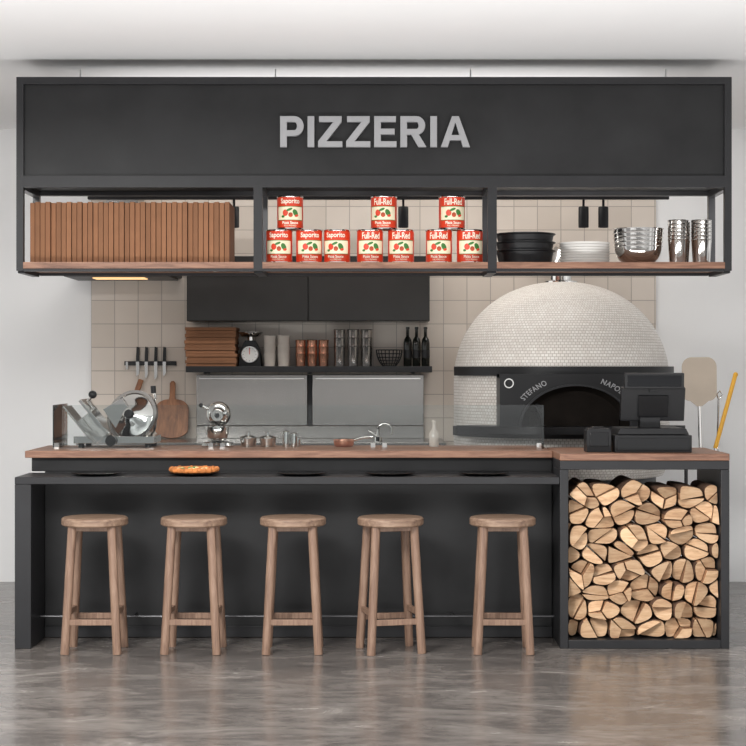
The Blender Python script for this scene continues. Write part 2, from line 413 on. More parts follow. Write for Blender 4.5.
# ------------------------------------------------------------------ bar counter
LEFT = -1.748; BX0, BX1 = .912, 1.740
b = B('bar_counter')
b.box(-1.762, BX0-.002, .30, .90, .915, .950, WALNUT)
b.box(-1.735, BX0-.002, .335, .87, .845, .915, DARK)
b.box(-1.668, BX0-.002, .335, .87, .002, .845, DARK)
b.box(LEFT, BX0-.002, 0, .335, .802, .838, DARK2)
b.box(LEFT, -1.668, .0, .87, 0, .802, DARK2)
b.box(-1.668, BX0-.002, .325, .335, .002, .06, DARK2)
b.cyl((-1.668, .22, .125), (BX0-.002, .22, .125), .006, POSTM, seg=16)
for x in (-1.2, -.4, .4): b.cyl((x, .22, .125), (x, .328, .125), .006, DARK2, seg=12)
b.done((0, .4, 0), bevel=.003)

b = B('firewood_rack_counter')
T = .042
b.box(BX0, BX1, .0, .62, .918, .952, WALNUT)
b.box(BX0, BX1, 0.004, .60, .874, .918, DARK2)
b.box(BX0, BX0+T, .004, .60, 0, .874, DARK2); b.box(BX1-T, BX1, .004, .60, 0, .874, DARK2)
b.box(BX0+T, BX1-T, .004, .60, 0, .042, DARK2)
b.done((1.3, .3, 0), bevel=.003)

# ------------------------------------------------------------------ firewood: stacked split logs
rng = random.Random(41)
ix0, ix1 = BX0+T+.004, BX1-T-.004; iz0 = .0435
Wd = ix1-ix0
def clip(poly, px, pz, nx, nz):
    out = []
    for k in range(len(poly)):
        a_, c_ = poly[k], poly[(k+1) % len(poly)]
        da = (a_[0]-px)*nx+(a_[1]-pz)*nz; dc = (c_[0]-px)*nx+(c_[1]-pz)*nz
        if da <= 0: out.append(a_)
        if (da < 0 and dc > 0) or (da > 0 and dc < 0):
            t_ = da/(da-dc); out.append((a_[0]+(c_[0]-a_[0])*t_, a_[1]+(c_[1]-a_[1])*t_))
    return out
def parea(p): return .5*sum(p[k][0]*p[(k+1) % len(p)][1]-p[(k+1) % len(p)][0]*p[k][1] for k in range(len(p)))
def pcent(p):
    A = parea(p) or 1e-9; cx = cz = 0
    for k in range(len(p)):
        x0_, z0_ = p[k]; x1_, z1_ = p[(k+1) % len(p)]; cr_ = x0_*z1_-x1_*z0_
        cx += (x0_+x1_)*cr_; cz += (z0_+z1_)*cr_
    return cx/(6*A), cz/(6*A)
surf = lambda x: .835-.050*(x/Wd)-.014*math.sin(x*15)
sites = []; ghosts = []
row = 0; zz = .040
while zz < 1.05:
    off = .065 if row % 2 else 0
    for k in range(-1, 8):
        x = k*.130+off+rng.uniform(-.040, .040); z = zz+rng.uniform(-.024, .024)
        if -.05 < x < Wd+.05:
            (sites if z < surf(max(0, min(Wd, x)))-.045 else ghosts).append((x, z))
    zz += .094; row += 1
allp = sites+ghosts
ZS = 1.2
b = B('firewood_stack'); ie, isd, ib = b.mi(LOGEND), b.mi(LOGSIDE), b.mi(BARK); count = 0
for (sx_, sz_) in sites:
    cell = [(0, 0), (Wd, 0), (Wd, .83), (0, .83)]
    for (qx_, qz_) in allp:
        if (qx_, qz_) == (sx_, sz_): continue
        if abs(qx_-sx_) > .5 or abs(qz_-sz_) > .45: continue
        nx, nz = (qx_-sx_), (qz_-sz_)*ZS*ZS
        cell = clip(cell, (qx_+sx_)/2, (qz_+sz_)/2, nx, nz)
        if len(cell) < 3: break
    if len(cell) < 3: continue
    A = abs(parea(cell)); CX, CZ = pcent(cell)
    ways = 1 if A < .0055 else (2 if A < .0120 else rng.choice([2, 3, 3]))
    hx, hz = CX+rng.uniform(-.02, .02), CZ+rng.uniform(-.012, .012)
    pieces_ = []
    if ways == 1: pieces_ = [cell]
    elif ways == 2:
        an = rng.uniform(-.7, .7) if rng.random() < .8 else rng.uniform(.8, 2.2)
        nx, nz = -math.sin(an), math.cos(an)
        pieces_ = [clip(cell, hx, hz, nx, nz), clip(cell, hx, hz, -nx, -nz)]
    else:
        a0 = rng.uniform(0, 2*math.pi); st_ = 2*math.pi/ways
        angs = [a0+k*st_+rng.uniform(-.25, .25) for k in range(ways)]
        for k in range(ways):
            a1, a2 = angs[k], angs[(k+1) % ways]
            p_ = clip(cell, hx, hz, math.sin(a1), -math.cos(a1))
            if len(p_) >= 3: p_ = clip(p_, hx, hz, -math.sin(a2), math.cos(a2))
            pieces_.append(p_)
    for p_ in pieces_:
        if len(p_) < 3 or abs(parea(p_)) < .0006: continue
        cx, cz = pcent(p_)
        pp = [p_[k] for k in range(len(p_)) if math.hypot(p_[k][0]-p_[k-1][0], p_[k][1]-p_[k-1][1]) > .012]
        if len(pp) < 3: pp = p_
        out = []; fl = []
        for k in range(len(pp)):
            a_, v_, c_ = pp[k-1], pp[k], pp[(k+1) % len(pp)]
            far = math.hypot(v_[0]-hx, v_[1]-hz) > .022 if ways > 1 else rng.random() < .6
            on_cut = any(abs(math.hypot(v_[0]-q_[0], v_[1]-q_[1])) < 1e-6 for q_ in cell)
            if far and on_cut:
                f_ = .45
                e0 = (v_[0]+(a_[0]-v_[0])*f_, v_[1]+(a_[1]-v_[1])*f_); e1 = (v_[0]+(c_[0]-v_[0])*f_, v_[1]+(c_[1]-v_[1])*f_)
                for s_ in (0, .25, .5, .75, 1):
                    out.append(tuple((1-s_)**2*e0[d]+2*s_*(1-s_)*v_[d]+s_*s_*e1[d] for d in (0, 1))); fl.append(1)
            else: out.append(v_); fl.append(0)
        rot = rng.uniform(-.07, .07); sc = rng.uniform(.90, .97)
        cr_, sr_ = math.cos(rot)*sc, math.sin(rot)*sc
        poly = [(ix0+min(Wd-.001, max(.001, cx+(x-cx)*cr_-(z-cz)*sr_)), iz0+max(.0005, cz+(x-cx)*sr_+(z-cz)*cr_)) for x, z in out]
        y0 = .055+rng.uniform(-.04, .045); y1 = y0+rng.uniform(.34, .40)
        cxm, czm = ix0+cx, iz0+cz; tx, tz = rng.uniform(-.4, .4), rng.uniform(-.4, .4)
        def ring(s_, dy): return [b.bm.verts.new((cxm+(x-cxm)*s_, max(.008, y0+dy+(x-cxm)*tx+(z-czm)*tz), czm+(z-czm)*s_)) for x, z in poly]
        fr = ring(.93, 0); f2 = ring(.98, .003); f3 = ring(1.0, .010)
        bk = [b.bm.verts.new((cxm+(x-cxm)*.95, y1, czm+(z-czm)*.95)) for x, z in poly]
        b.face(fr, ie); b.face(bk[::-1], ie); N = len(poly)
        for k in range(N):
            k2 = (k+1) % N; isb = fl[k] and fl[k2]
            mm = ib if isb else isd
            b.face([fr[k], f2[k], f2[k2], fr[k2]], ib if isb else ie); b.face([f2[k], f3[k], f3[k2], f2[k2]], mm); b.face([f3[k], bk[k], bk[k2], f3[k2]], mm)
        count += 1
print('logs', count)
b.done((1.326, .25, .0425), sm=25)

# ------------------------------------------------------------------ stools
def stool(loc, rot):
    b = B('bar_stool'); Hs = .649; rs = .160
    b.lathe([(0, Hs-.040), (rs-.008, Hs-.040), (rs, Hs-.034), (rs, Hs-.007), (rs-.007, Hs), (0, Hs)], (0, 0, 0), SEATW, 48)
    for sx in (-1, 1):
        for sy in (-1, 1):
            b.tube([(sx*.1255, sy*.115, 0), (sx*.094, sy*.085, Hs-.040)], .02, STOOLW, seg=14, radii=[.0205, .0215])
    def at(z): f = z/(Hs-.04); return .1255+(.094-.1255)*f, .115+(.085-.115)*f
    for sy in (-1, 1):
        ax, ay = at(.155); b.box(-ax, ax, sy*ay-.011, sy*ay+.011, .140, .168, STOOLW)
    for sx in (-1, 1):
        ax, ay = at(.195); b.box(sx*ax-.011, sx*ax+.011, -ay, ay, .182, .208, STOOLW)
    ax, ay = at(Hs-.06)
    b.box(-ax, ax, -ay-.008, -ay+.008, Hs-.062, Hs-.042, STOOLW); b.box(-ax, ax, ay-.008, ay+.008, Hs-.062, Hs-.042, STOOLW)
    o = b.done((0, 0, 0), bevel=.002); o.location = loc; o.rotation_euler[2] = rot
    return o
s0 = stool((-1.348, -.05, 0), 0)
copy(s0, (-.868, -.05, 0), R(-2)); copy(s0, (-.388, -.05, 0), R(1)); copy(s0, (.085, -.05, 0), R(14)); copy(s0, (.628, -.05, 0), R(-1))

# plates & pizza on ledge
def plate(loc):
    b = B('dark_dinner_plate')
    b.lathe([(0, 0), (.08, 0), (.125, .010), (.128, .013), (.124, .014), (.078, .005), (0, .005)], loc, BLACKG, 48); return b.done(loc)
p0 = plate((-1.373, .15, .8385))
for x in (-.888, -.353, .085, .55): copy(p0, (x, .15, .8385))
b = B('pizza')
pz = (-.888, .15, .8525)
b.lathe([(0, 0), (.112, 0), (.122, .006), (.124, .015), (.117, .024), (.106, .022), (.100, .012), (0, .013)], pz, CRUST, 48, mats=[CRUST]*6+[SAUCE])
rr = random.Random(3)
for k in range(34):
    a = rr.uniform(0, 6.28); q_ = .09*math.sqrt(rr.random())
    b.sphere((pz[0]+q_*math.cos(a), pz[1]+q_*math.sin(a), pz[2]+.016), rr.uniform(.009, .017), rr.choice([CHEESE, SAUCE, CHEESE, GREEN]), sz=.6, seg=12, n=6)
for k in range(24):
    a = k/24*2*math.pi+rr.uniform(-.1, .1)
    b.sphere((pz[0]+.114*math.cos(a), pz[1]+.114*math.sin(a), pz[2]+.014), rr.uniform(.010, .0145), CRUST, seg=12, n=8)
b.done(pz)

# ------------------------------------------------------------------ glass guard
b = B('counter_glass_guard')
z0, z1 = .951, 1.178
for a, c in ((-1.66, -.815), (-.811, .03), (.034, .885)): b.box(a, c, .50, .506, z0, z1, GLASS)
b.box(-1.66, -1.654, .508, .89, z0, z1, GLASS); b.box(.879, .885, .508, .89, z0, z1, GLASS)
for x in (-1.64, -.84, -.78, .0, .06, .86): b.box(x-.012, x+.012, .494, .512, z0, z0+.03, STEEL)
b.done((0, .5, .951))

# ------------------------------------------------------------------ meat slicer
b = B('meat_slicer'); sxc, syc = -1.345, .72
b.box(sxc-.19, sxc+.17, syc-.13, syc+.14, .972, 1.005, STEEL)
for dx in (-.16, .14):
    for dy in (-.10, .11): b.cyl((sxc+dx, syc+dy, .951), (sxc+dx, syc+dy, .972), .014, BLACKP)
M1 = Matrix.Translation((sxc+.02, syc+.02, 1.085)) @ Matrix.Rotation(R(-32), 4, 'Y')
b.box(-.05, .05, -.09, .10, -.10, .085, STEEL, M1)
b.sphere((sxc+.075, syc+.03, 1.06), .088, STEEL, sy=1.1)
Mb = Matrix.Rotation(R(72), 3, 'X') @ Matrix.Rotation(R(-20), 3, 'Y')
b.lathe([(0, -.006), (.105, -.002), (.107, 0), (.105, .003), (.05, .010), (.035, .022), (0, .024)], (sxc+.065, syc-.075, 1.100), STEEL, 56, M=Mb)
b.lathe([(.109, -.012), (.124, -.012), (.124, .008), (.109, .008), (.109, -.012)], (sxc+.065, syc-.070, 1.100), BSTEEL, 56, M=Mb)
b.lathe([(0, .026), (.022, .026), (.020, .042), (0, .044)], (sxc+.065, syc-.075, 1.100), BLACKP, 28, M=Mb)
M2 = Matrix.Translation((sxc-.09, syc-.03, 1.085)) @ Matrix.Rotation(R(-38), 4, 'Y')
b.box(-.008, .006, -.11, .12, -.085, .115, STEEL, M2); b.box(-.075, -.008, .10, .112, -.085, .06, STEEL, M2)
b.box(-.075, -.062, -.11, .10, -.085, -.02, BSTEEL, M2); b.box(-.075, -.008, -.11, .10, -.09, -.083, STEEL, M2)
M3 = Matrix.Translation((sxc-.16, syc-.06, 1.05)) @ Matrix.Rotation(R(-38), 4, 'Y')
b.box(-.004, .004, -.08, .12, -.07, .12, BSTEEL, M3)
b.tube([(sxc-.11, syc-.05, 1.13), (sxc-.135, syc-.07, 1.17), (sxc-.115, syc-.08, 1.195)], .008, STEEL)
b.sphere((sxc-.112, syc-.08, 1.200), .019, BLACKP); b.cyl((sxc-.02, syc-.132, .985), (sxc-.02, syc-.165, .985), .024, BLACKP)
b.tube([(sxc+.10, syc+.02, 1.11), (sxc+.16, syc+.02, 1.18), (sxc+.15, syc+.02, 1.215)], .007, STEEL); b.cyl((sxc+.15, syc+.02, 1.205), (sxc+.148, syc+.02, 1.24), .012, BLACKP)
Sc = Matrix.Translation((sxc, syc, .951)) @ Matrix.Diagonal((1.17, 1.05, 1.12, 1)) @ Matrix.Translation((-sxc, -syc, -.951))
b.bm.transform(Sc)
b.done((sxc, syc, .951), bevel=.003)

b = B('stand_mixer'); mx_, my_ = -.825, .72
b.lathe([(0, 0), (.085, 0), (.088, .008), (.08, .022), (.05, .03), (0, .03)], (mx_, my_, .951), STEEL, 40)
b.lathe(bowlprof(.062, .075, .983, foot=.5), (mx_, my_-.02, 0), STEEL, 40)
b.tube([(mx_, my_+.065, .975), (mx_, my_+.075, 1.05), (mx_, my_+.06, 1.12)], .022, STEEL, seg=20)
b.sphere((mx_+.005, my_, 1.125), .066, STEEL, sy=1.35)
b.lathe([(0, 0), (.03, 0), (.034, -.008), (.03, -.014), (0, -.014)], (mx_+.005, my_-.086, 1.12), BSTEEL, 30, M=Matrix.Rotation(R(-90), 3, 'X'))
b.cyl((mx_+.005, my_-.09, 1.12), (mx_+.005, my_-.106, 1.12), .013, BLACKP)
b.cyl((mx_, my_-.02, 1.075), (mx_, my_-.02, .995), .008, STEEL); b.tube([(mx_-.05, my_, 1.15), (mx_-.085, my_-.01, 1.17)], .006, STEEL); b.sphere((mx_-.088, my_-.01, 1.172), .012, BLACKP)
b.done((mx_, my_, .951))

def ingredient_pan(x, y, r=.045, h=.045):
    b = B('ingredient_tub')
    b.lathe([(0, 0), (r*.85, 0), (r, h), (r*1.08, h), (r*1.08, h+.004), (r*.6, h+.012), (.008, h+.016), (.008, h+.03), (0, h+.031)], (x, y, .951), STEEL, 32); return b.done((x, y, .951))
i0_ = ingredient_pan(-.665, .75)
for x in (-.56,): copy(i0_, (x, .74, .951))
b = B('salt_shaker_set')
for x, h in ((-.462, .085), (-.42, .075), (-.405, .05)):
    b.lathe([(0, 0), (.019, 0), (.019, h*.75), (.021, h*.76), (.020, h*.93), (.008, h), (0, h)], (x, .72+(.04 if x > -.41 else 0), .951), STEEL, 24)
b.done((-.44, .72, .951))
b = B('copper_saucepan')
b.lathe(bowlprof(.055, .035, .951, foot=.75), (-.155, .72, 0), COPPER, 36); b.tube([(-.1, .72, .985), (-.05, .70, 1.0), (.0, .69, 1.005)], .006, STEEL)
b.done((-.155, .72, .951))
b = B('oil_bottle')
b.lathe([(0, 0), (.024, 0), (.026, .004), (.026, .07), (.01, .095), (.009, .125), (.012, .127), (.012, .14), (0, .14)], (.325, .74, .951), FROST, 24)
b.done((.325, .74, .951))

# ------------------------------------------------------------------ back work bench
b = B('stainless_work_bench')
b.box(-1.79, .44, 1.88, 2.47, .885, .92, BSTEEL)
b.box(-1.77, .42, 1.92, 2.45, .10, .885, BSTEEL)
for x in (-1.7, -.95, -.2, .35): b.cyl((x, 2.0, 0), (x, 2.0, .1), .02, STEEL); b.cyl((x, 2.4, 0), (x, 2.4, .1), .02, STEEL)
b.box(-1.125, .325, 2.44, 2.472, .92, 1.0, BSTEEL)
b.done((-.67, 2.2, 0), bevel=.004)
b = B('stainless_splashback')
b.box(-1.124, -.418, 2.435, 2.472, 1.003, 1.325, BSTEEL); b.box(-.386, .323, 2.435, 2.472, 1.003, 1.325, BSTEEL)
b.box(-.416, -.388, 2.45, 2.472, 1.003, 1.325, DARK2)
for a, c in ((-1.124, -.418), (-.386, .323)):
    b.box(a+.02, c-.02, 2.428, 2.435, 1.295, 1.310, STEEL)
b.done((-.4, 2.45, 1.1), bevel=.003)
b = B('kitchen_faucet')
fx, fy = .03, 1.98
b.cyl((fx, fy, .921), (fx, fy, .95), .026, STEEL)
b.tube([(fx, fy, .95), (fx, fy, 1.0)]+[(fx+.04-.04*math.cos(a), fy-.02, 1.0+.028*math.sin(a)) for a in (0.3, .8, 1.3, 1.8, 2.4, 3.0)]+[(fx+.08, fy-.02, .965)], .009, STEEL)
b.tube([(fx-.0, fy, .955), (fx-.06, fy, .985)], .007, STEEL)
b.done((fx, fy, .921))
def chop_board(name, x, w, h, lean, mt, rnd=True):
    b = B(name); pts = []
    hw = w/2; body = h*.68
    k = 10
    for j in range(k+1):
        a = math.pi+math.pi*j/k; pts.append((hw*math.cos(a), hw*.55+hw*.55*math.sin(a)))
    for j in range(k+1):
        a = math.pi/2*j/k; pts.append((.022+(hw-.022)*math.cos(a), body*.75+body*.25*math.sin(a)))
    pts += [(.018, body+.02), (.018, h-.015), (.008, h), (-.008, h), (-.018, h-.015), (-.018, body+.02)]
    for j in range(k+1):
        a = math.pi/2+math.pi/2*j/k; pts.append((-.022+(hw-.022)*math.cos(a), body*.75+body*.25*math.sin(a)))
    M = Matrix.Translation((x, 2.37, .923)) @ Matrix.Rotation(R(-lean), 4, 'X')
    b.prism(pts, -.009, .009, mt, M)
    return b.done((x, 2.37, .921), bevel=.003)
chop_board('wooden_cutting_board', -1.275, .21, .37, 12, BOARDW)
b = B('serving_paddle')
M = Matrix.Translation((-1.60, 2.36, .925)) @ Matrix.Rotation(R(-13), 4, 'X') @ Matrix.Rotation(R(18), 4, 'Y')
b.box(-.07, .07, -.008, .008, .03, .25, BOARDW, M); b.box(-.017, .017, -.008, .008, .25, .40, BOARDW, M)
b.done((-1.60, 2.36, .925), bevel=.006)

# ------------------------------------------------------------------ wall shelf and its objects
WS = 1.376
b = B('wall_shelf')
b.box(-1.163, .367, 2.19, 2.474, WS-.028, WS, DARK2); b.box(-1.163, .367, 2.185, 2.19, WS-.034, WS+.004, DARK2)
for x in (-1.05, -.4, .25): b.box(x-.01, x+.01, 2.25, 2.474, WS-.045, WS-.028, DARK2)
b.done((-.4, 2.3, WS), bevel=.002)
b = B('pizza_box_pile')
for k in range(6):
    dx = random.Random(k+5).uniform(-.008, .008); z = WS+.001+k*.041
    b.box(-1.165+dx, -.857+dx, 2.205, 2.46, z, z+.018, CARD); b.box(-1.170+dx, -.852+dx, 2.20, 2.465, z+.020, z+.0405, CARD)
    b.box(-1.16+dx, -.86+dx, 2.215, 2.46, z+.018, z+.020, CARDD)
b.done((-1.01, 2.33, WS), bevel=.002)
b = B('kitchen_scale'); kx = -.772
b.prism([(kx-.07, WS+.001), (kx+.07, WS+.001), (kx+.06, WS+.11), (kx+.03, WS+.165), (kx-.03, WS+.165), (kx-.06, WS+.11)], 2.28, 2.40, BLACKP)
b.lathe([(0, 0), (.052, 0), (.056, .006), (.056, .02), (0, .02)], (kx, 2.262, WS+.078), STEEL, 36, M=Matrix.Rotation(R(-90), 3, 'X'))
b.lathe([(0, 0), (.048, 0), (0, .001)], (kx, 2.2605, WS+.078), WHITE, 36, M=Matrix.Rotation(R(90), 3, 'X'))
b.box(kx-.002, kx+.002, 2.256, 2.259, WS+.078, WS+.118, RED)
for a in range(12):
    an = a*math.pi/6; b.box(kx+.040*math.sin(an)-.002, kx+.040*math.sin(an)+.002, 2.256, 2.259, WS+.078+.040*math.cos(an)-.002, WS+.078+.040*math.cos(an)+.002, BLACKP)
b.cyl((kx, 2.34, WS+.165), (kx, 2.34, WS+.19), .02, STEEL)
b.lathe([(0, 0), (.055, 0), (.08, .026), (.082, .026), (.082, .029), (.055, .004), (0, .004)], (kx, 2.34, WS+.19), STEEL, 36)
b.done((kx, 2.34, WS), bevel=.002)
def stack(name, xs, r, h, n, step, m, y=2.31):
    o = tumbler_stack(name, (xs[0], y, WS+.001), r, h, n, step, m)
    for x in xs[1:]: copy(o, (x, y, WS+.001))
stack('glass_cup_stack', [-.650, -.562], .040, .080, 3, .058, FROST)
stack('copper_cup_stack', [-.455, -.383, -.311], .033, .085, 3, .042, COPPER)
stack('steel_cup_stack', [-.210, -.125, -.040], .038, .13, 3, .052, SATIN)
b = B('black_wire_bowl'); wx = .102
def wr(f): return .042+.040*math.sin(f*math.pi/2)
for k in range(6):
    f = k/5; r_ = wr(f); z = WS+.006+.10*f**1.2
    b.tube([(wx+r_*math.cos(a*math.pi/16), 2.31+r_*math.sin(a*math.pi/16), z) for a in range(33)], .003, BLACKP, seg=6)
for j in range(20):
    a = j*math.pi/10
    b.tube([(wx+wr(f/5)*math.cos(a), 2.31+wr(f/5)*math.sin(a), WS+.006+.10*(f/5)**1.2) for f in range(6)], .0025, BLACKP, seg=6)
b.lathe([(0, .002), (.043, .002), (.043, .008), (0, .008)], (wx, 2.31, WS), BLACKP, 24)
b.done((wx, 2.31, WS))
def bottle(x):
    b = B('wine_bottle'); c = (x, 2.31, WS+.001)
    b.lathe([(0, 0), (.024, 0), (.0265, .004), (.0265, .150), (.022, .172), (.0105, .190), (.0095, .235), (.012, .237), (.012, .25), (0, .25)], c, BOTTLE, 28)
    b.lathe([(.0268, .055), (.0270, .055), (.0270, .105), (.0268, .105)], c, BLACKP, 28)
    return b.done(c)
w0 = bottle(.218); copy(w0, (.274, 2.31, WS+.001)); copy(w0, (.330, 2.31, WS+.001))

b = B('wall_cabinet')
b.box(-1.150, .350, 2.12, 2.474, 1.658, 2.06, CABD)
b.box(-1.148, -.403, 2.10, 2.118, 1.660, 2.058, CABD); b.box(-.397, .348, 2.10, 2.118, 1.660, 2.058, CABD)
b.done((-.4, 2.3, 1.86), bevel=.003)

b = B('magnetic_knife_rack')
b.box(-1.585, -1.255, 2.455, 2.474, 1.385, 1.412, BLACKP)
for x, L_ in ((-1.50, .13), (-1.445, .15), (-1.385, .16), (-1.33, .13)):
    b.prism([(x-.011, 1.41), (x+.011, 1.41), (x+.011, 1.41-L_*.6), (x-.008, 1.41-L_*.75)], 2.450, 2.4545, STEEL)
    b.prism([(x-.010, 1.41), (x+.010, 1.41), (x+.012, 1.50), (x-.006, 1.505)], 2.444, 2.460, BLACKP)
b.box(-1.575, -1.56, 2.447, 2.455, 1.36, 1.41, STEEL)
b.done((-1.42, 2.46, 1.4), bevel=.001)

b = B('extractor_hood')
b.box(-1.90, -1.22, 1.95, 2.474, 1.94, 1.975, BLACKP); b.box(-1.88, -1.24, 1.97, 2.45, 1.925, 1.94, DARK2)
b.box(-1.72, -1.40, 2.05, 2.2, 1.918, 1.925, BULB)
b.prism([(-1.85, 1.975), (-1.27, 1.975), (-1.45, 2.12), (-1.67, 2.12)], 2.1, 2.47, DARK2)
b.box(-1.66, -1.46, 2.2, 2.47, 2.12, 2.895, BSTEEL)
b.done((-1.56, 2.2, 1.95), bevel=.003)

b = B('ceiling_track_light')
b.box(-1.6, 1.66, 1.19, 1.225, 2.315, 2.345, DARK2)
b.cyl((-1.6, 1.33, 2.36), (1.66, 1.33, 2.36), .018, BSTEEL)
for x in (-1.5, -.5, .5, 1.5):
    b.cyl((x, 1.207, 2.345), (x, 1.207, CEIL), .006, DARK2); b.cyl((x, 1.33, 2.378), (x, 1.33, CEIL), .006, DARK2)
for x in (-.78, .17, 1.182, 1.293):
    b.cyl((x, 1.207, 2.315), (x, 1.207, 2.27), .007, BLACKP)
    b.lathe([(0, 0), (.026, 0), (.029, -.006), (.029, -.115), (.026, -.118), (.024, -.105), (0, -.105)], (x, 1.207, 2.275), BLACKP, 28, mats=[BLACKP]*5+[BULB])
b.done((0, 1.2, 2.33), bevel=.001)

# ------------------------------------------------------------------ pizza oven
ox, oy = 1.120, 1.78
b = B('dome_pizza_oven')
prof = [(.50, .72), (.60, .74), (.634, .80), (.638, .95), (.638, 1.30)]
for k in range(1, 25):
    a = k/24*math.pi/2; prof.append((.638*math.cos(a)**.92 if k < 24 else 0, 1.30+.583*math.sin(a)))
b.lathe(prof, (ox, oy, 0), MOSAIC, 96, uvR=.62)
b.lathe([(0, .70), (.56, .70), (.56, .745), (0, .745)], (ox, oy, 0), DARK2, 64)
for a in range(4):
    an = a*math.pi/2+math.pi/4; b.box(ox+.4*math.cos(an)-.04, ox+.4*math.cos(an)+.04, oy+.4*math.sin(an)-.04, oy+.4*math.sin(an)+.04, 0, .70, DARK2)
b.box(ox-.42, ox+.42, oy-.42, oy+.42, .12, .16, DARK2)
def arcband(r0, r1, z0, z1, a0, a1, m, n=48, r1top=None):
    i = b.mi(m); prev = None; first = None
    for k in range(n+1):
        a = a0+(a1-a0)*k/n; ca, sa = math.cos(a), math.sin(a)
        q = [b.bm.verts.new((ox+r*ca, oy+r*sa, z)) for r, z in ((r0, z0), (r1, z0), (r1top or r1, z1), (r0, z1))]
        if prev:
            for j in range(4): b.face([prev[j], prev[(j+1) % 4], q[(j+1) % 4], q[j]], i)
        else: first = q
        prev = q
    b.face(first, i); b.face(prev[::-1], i)
arcband(.60, .665, 1.325, 1.378, R(180+14), R(360-14), BLACKP)
arcband(.60, .82, 1.005, 1.045, R(180+38), R(360-38), BLACKP)
arcband(.60, .665, .975, 1.030, R(180+12), R(360-12), DARK2)
yf = oy-.72; aw = .30; zc = 1.045; ah = .225
plate_pts = [(ox-.42, zc), (ox-.42, 1.335), (ox+.42, 1.335), (ox+.42, zc), (ox+aw, zc)]
for j in range(0, 21):
    a = math.pi*j/20; plate_pts.append((ox+aw*math.cos(a), zc+ah*math.sin(a)))
plate_pts = plate_pts[:5]+plate_pts[6:]
b.prism(plate_pts[:-1]+[(ox-aw, zc)], yf, yf+.02, BLACKP)
b.box(ox-.42, ox-.40, yf+.02, oy-.45, zc, 1.335, BLACKP); b.box(ox+.40, ox+.42, yf+.02, oy-.45, zc, 1.335, BLACKP)
b.box(ox-.42, ox+.42, yf+.02, oy-.5, 1.315, 1.335, BLACKP)
i = b.mi(DARK2); prev = None
for j in range(33):
    a = math.pi*j/32; ca, sa = math.cos(a), math.sin(a)
    q = [b.bm.verts.new((ox+(aw+e)*ca, y, zc+(ah+e*.9)*sa)) for e, y in ((0, yf+.02), (0, yf-.012), (.012, yf-.012), (.012, yf+.001))]
    if prev:
        for k in range(3): b.face([prev[k], prev[k+1], q[k+1], q[k]], i)
    prev = q
OVI = mat('refractory_dark', srgb(30, 26, 23), 0.9, 0, 0.3, 10, spec=.1)
i = b.mi(OVI); prev = None
for j in range(25):
    a = math.pi*j/24; ca, sa = math.cos(a), math.sin(a)
    q = [b.bm.verts.new((ox+aw*s_*ca, y, zc+ah*s_*sa)) for s_, y in ((1, yf+.02), (.8, yf+.1), (.78, oy-.655))]
    if prev:
        for k in range(2): b.face([prev[k], prev[k+1], q[k+1], q[k]], i)
    prev = q
b.box(ox-.25, ox+.25, oy-.652, oy-.645, zc, zc+.2, OVI)
def archtext(body, ac, span):
    def pl(x, y, z):
        a = ac-x/.375; rx, rz = aw+.055+y, ah+.050+y
        return Vector((ox+rx*math.cos(a), yf-.003-z, zc+rz*math.sin(a)))
    b.text(body, LETTER, span, .030, .003, pl, offset=.01, spacing=1.15)
archtext('STEFANO', R(132), .19); archtext('NAPOLI', R(54), .16)
b.lathe([(0, 0), (.027, 0), (.027, .012), (0, .012)], (ox-.37, yf-.012, 1.285), STEEL, 28, M=Matrix.Rotation(R(-90), 3, 'X'))
b.lathe([(0, 0), (.021, 0), (0, .001)], (ox-.37, yf-.0135, 1.285), BLACKG, 28, M=Matrix.Rotation(R(90), 3, 'X'))
b.lathe([(.10, 1.868), (.10, 1.885), (.065, 1.892), (.065, 1.99)], (ox, oy, 0), STEEL, 36)
b.tube([(ox, oy, 1.90), (ox, oy, 1.97), (ox, oy+.03, 2.03), (ox, oy+.10, 2.06), (ox, 2.470, 2.06)], .064, STEEL, seg=28)
b.done((ox, oy, 0), bevel=0)

# ------------------------------------------------------------------ register + card terminal
b = B('cash_register'); zc0 = .9525
b.box(1.195, 1.575, .10, .45, zc0, zc0+.085, BLACKP)
b.box(1.205, 1.565, .095, .10, zc0+.012, zc0+.072, BLACKG)
b.prism([(1.21, zc0+.088), (1.565, zc0+.088), (1.55, zc0+.118), (1.225, zc0+.118)], .12, .40, BLACKP)
b.box(1.34, 1.44, .22, .30, zc0+.118, zc0+.17, BLACKP)
M = Matrix.Translation((1.405, .25, 1.19)) @ Matrix.Rotation(R(14), 4, 'X')
b.box(-.160, .160, -.018, .018, -.085, .085, BLACKP, M); b.box(-.075, .075, -.035, -.018, -.06, .05, BLACKG, M); b.box(-.152, .152, .018, .021, -.077, .077, SCREEN, M)
M = Matrix.Translation((1.405, .20, 1.307)) @ Matrix.Rotation(R(6), 4, 'X')
b.box(-.148, .148, -.015, .012, -.038, .038, BLACKP, M); b.box(-.135, .135, -.018, -.015, -.028, .028, SCREEN, M)
b.box(1.385, 1.425, .205, .235, 1.25, 1.30, BLACKP)
b.done((1.385, .27, zc0), bevel=.006)
b = B('card_payment_terminal')
b.prism([(1.06, zc0), (1.182, zc0), (1.182, zc0+.105), (1.172, zc0+.118), (1.07, zc0+.118), (1.06, zc0+.105)], .13, .25, BLACKP)
b.box(1.075, 1.167, .126, .13, zc0+.03, zc0+.10, BLACKG)
b.box(1.09, 1.15, .16, .22, zc0+.118, zc0+.124, DARK2)
b.done((1.12, .19, zc0), bevel=.005)

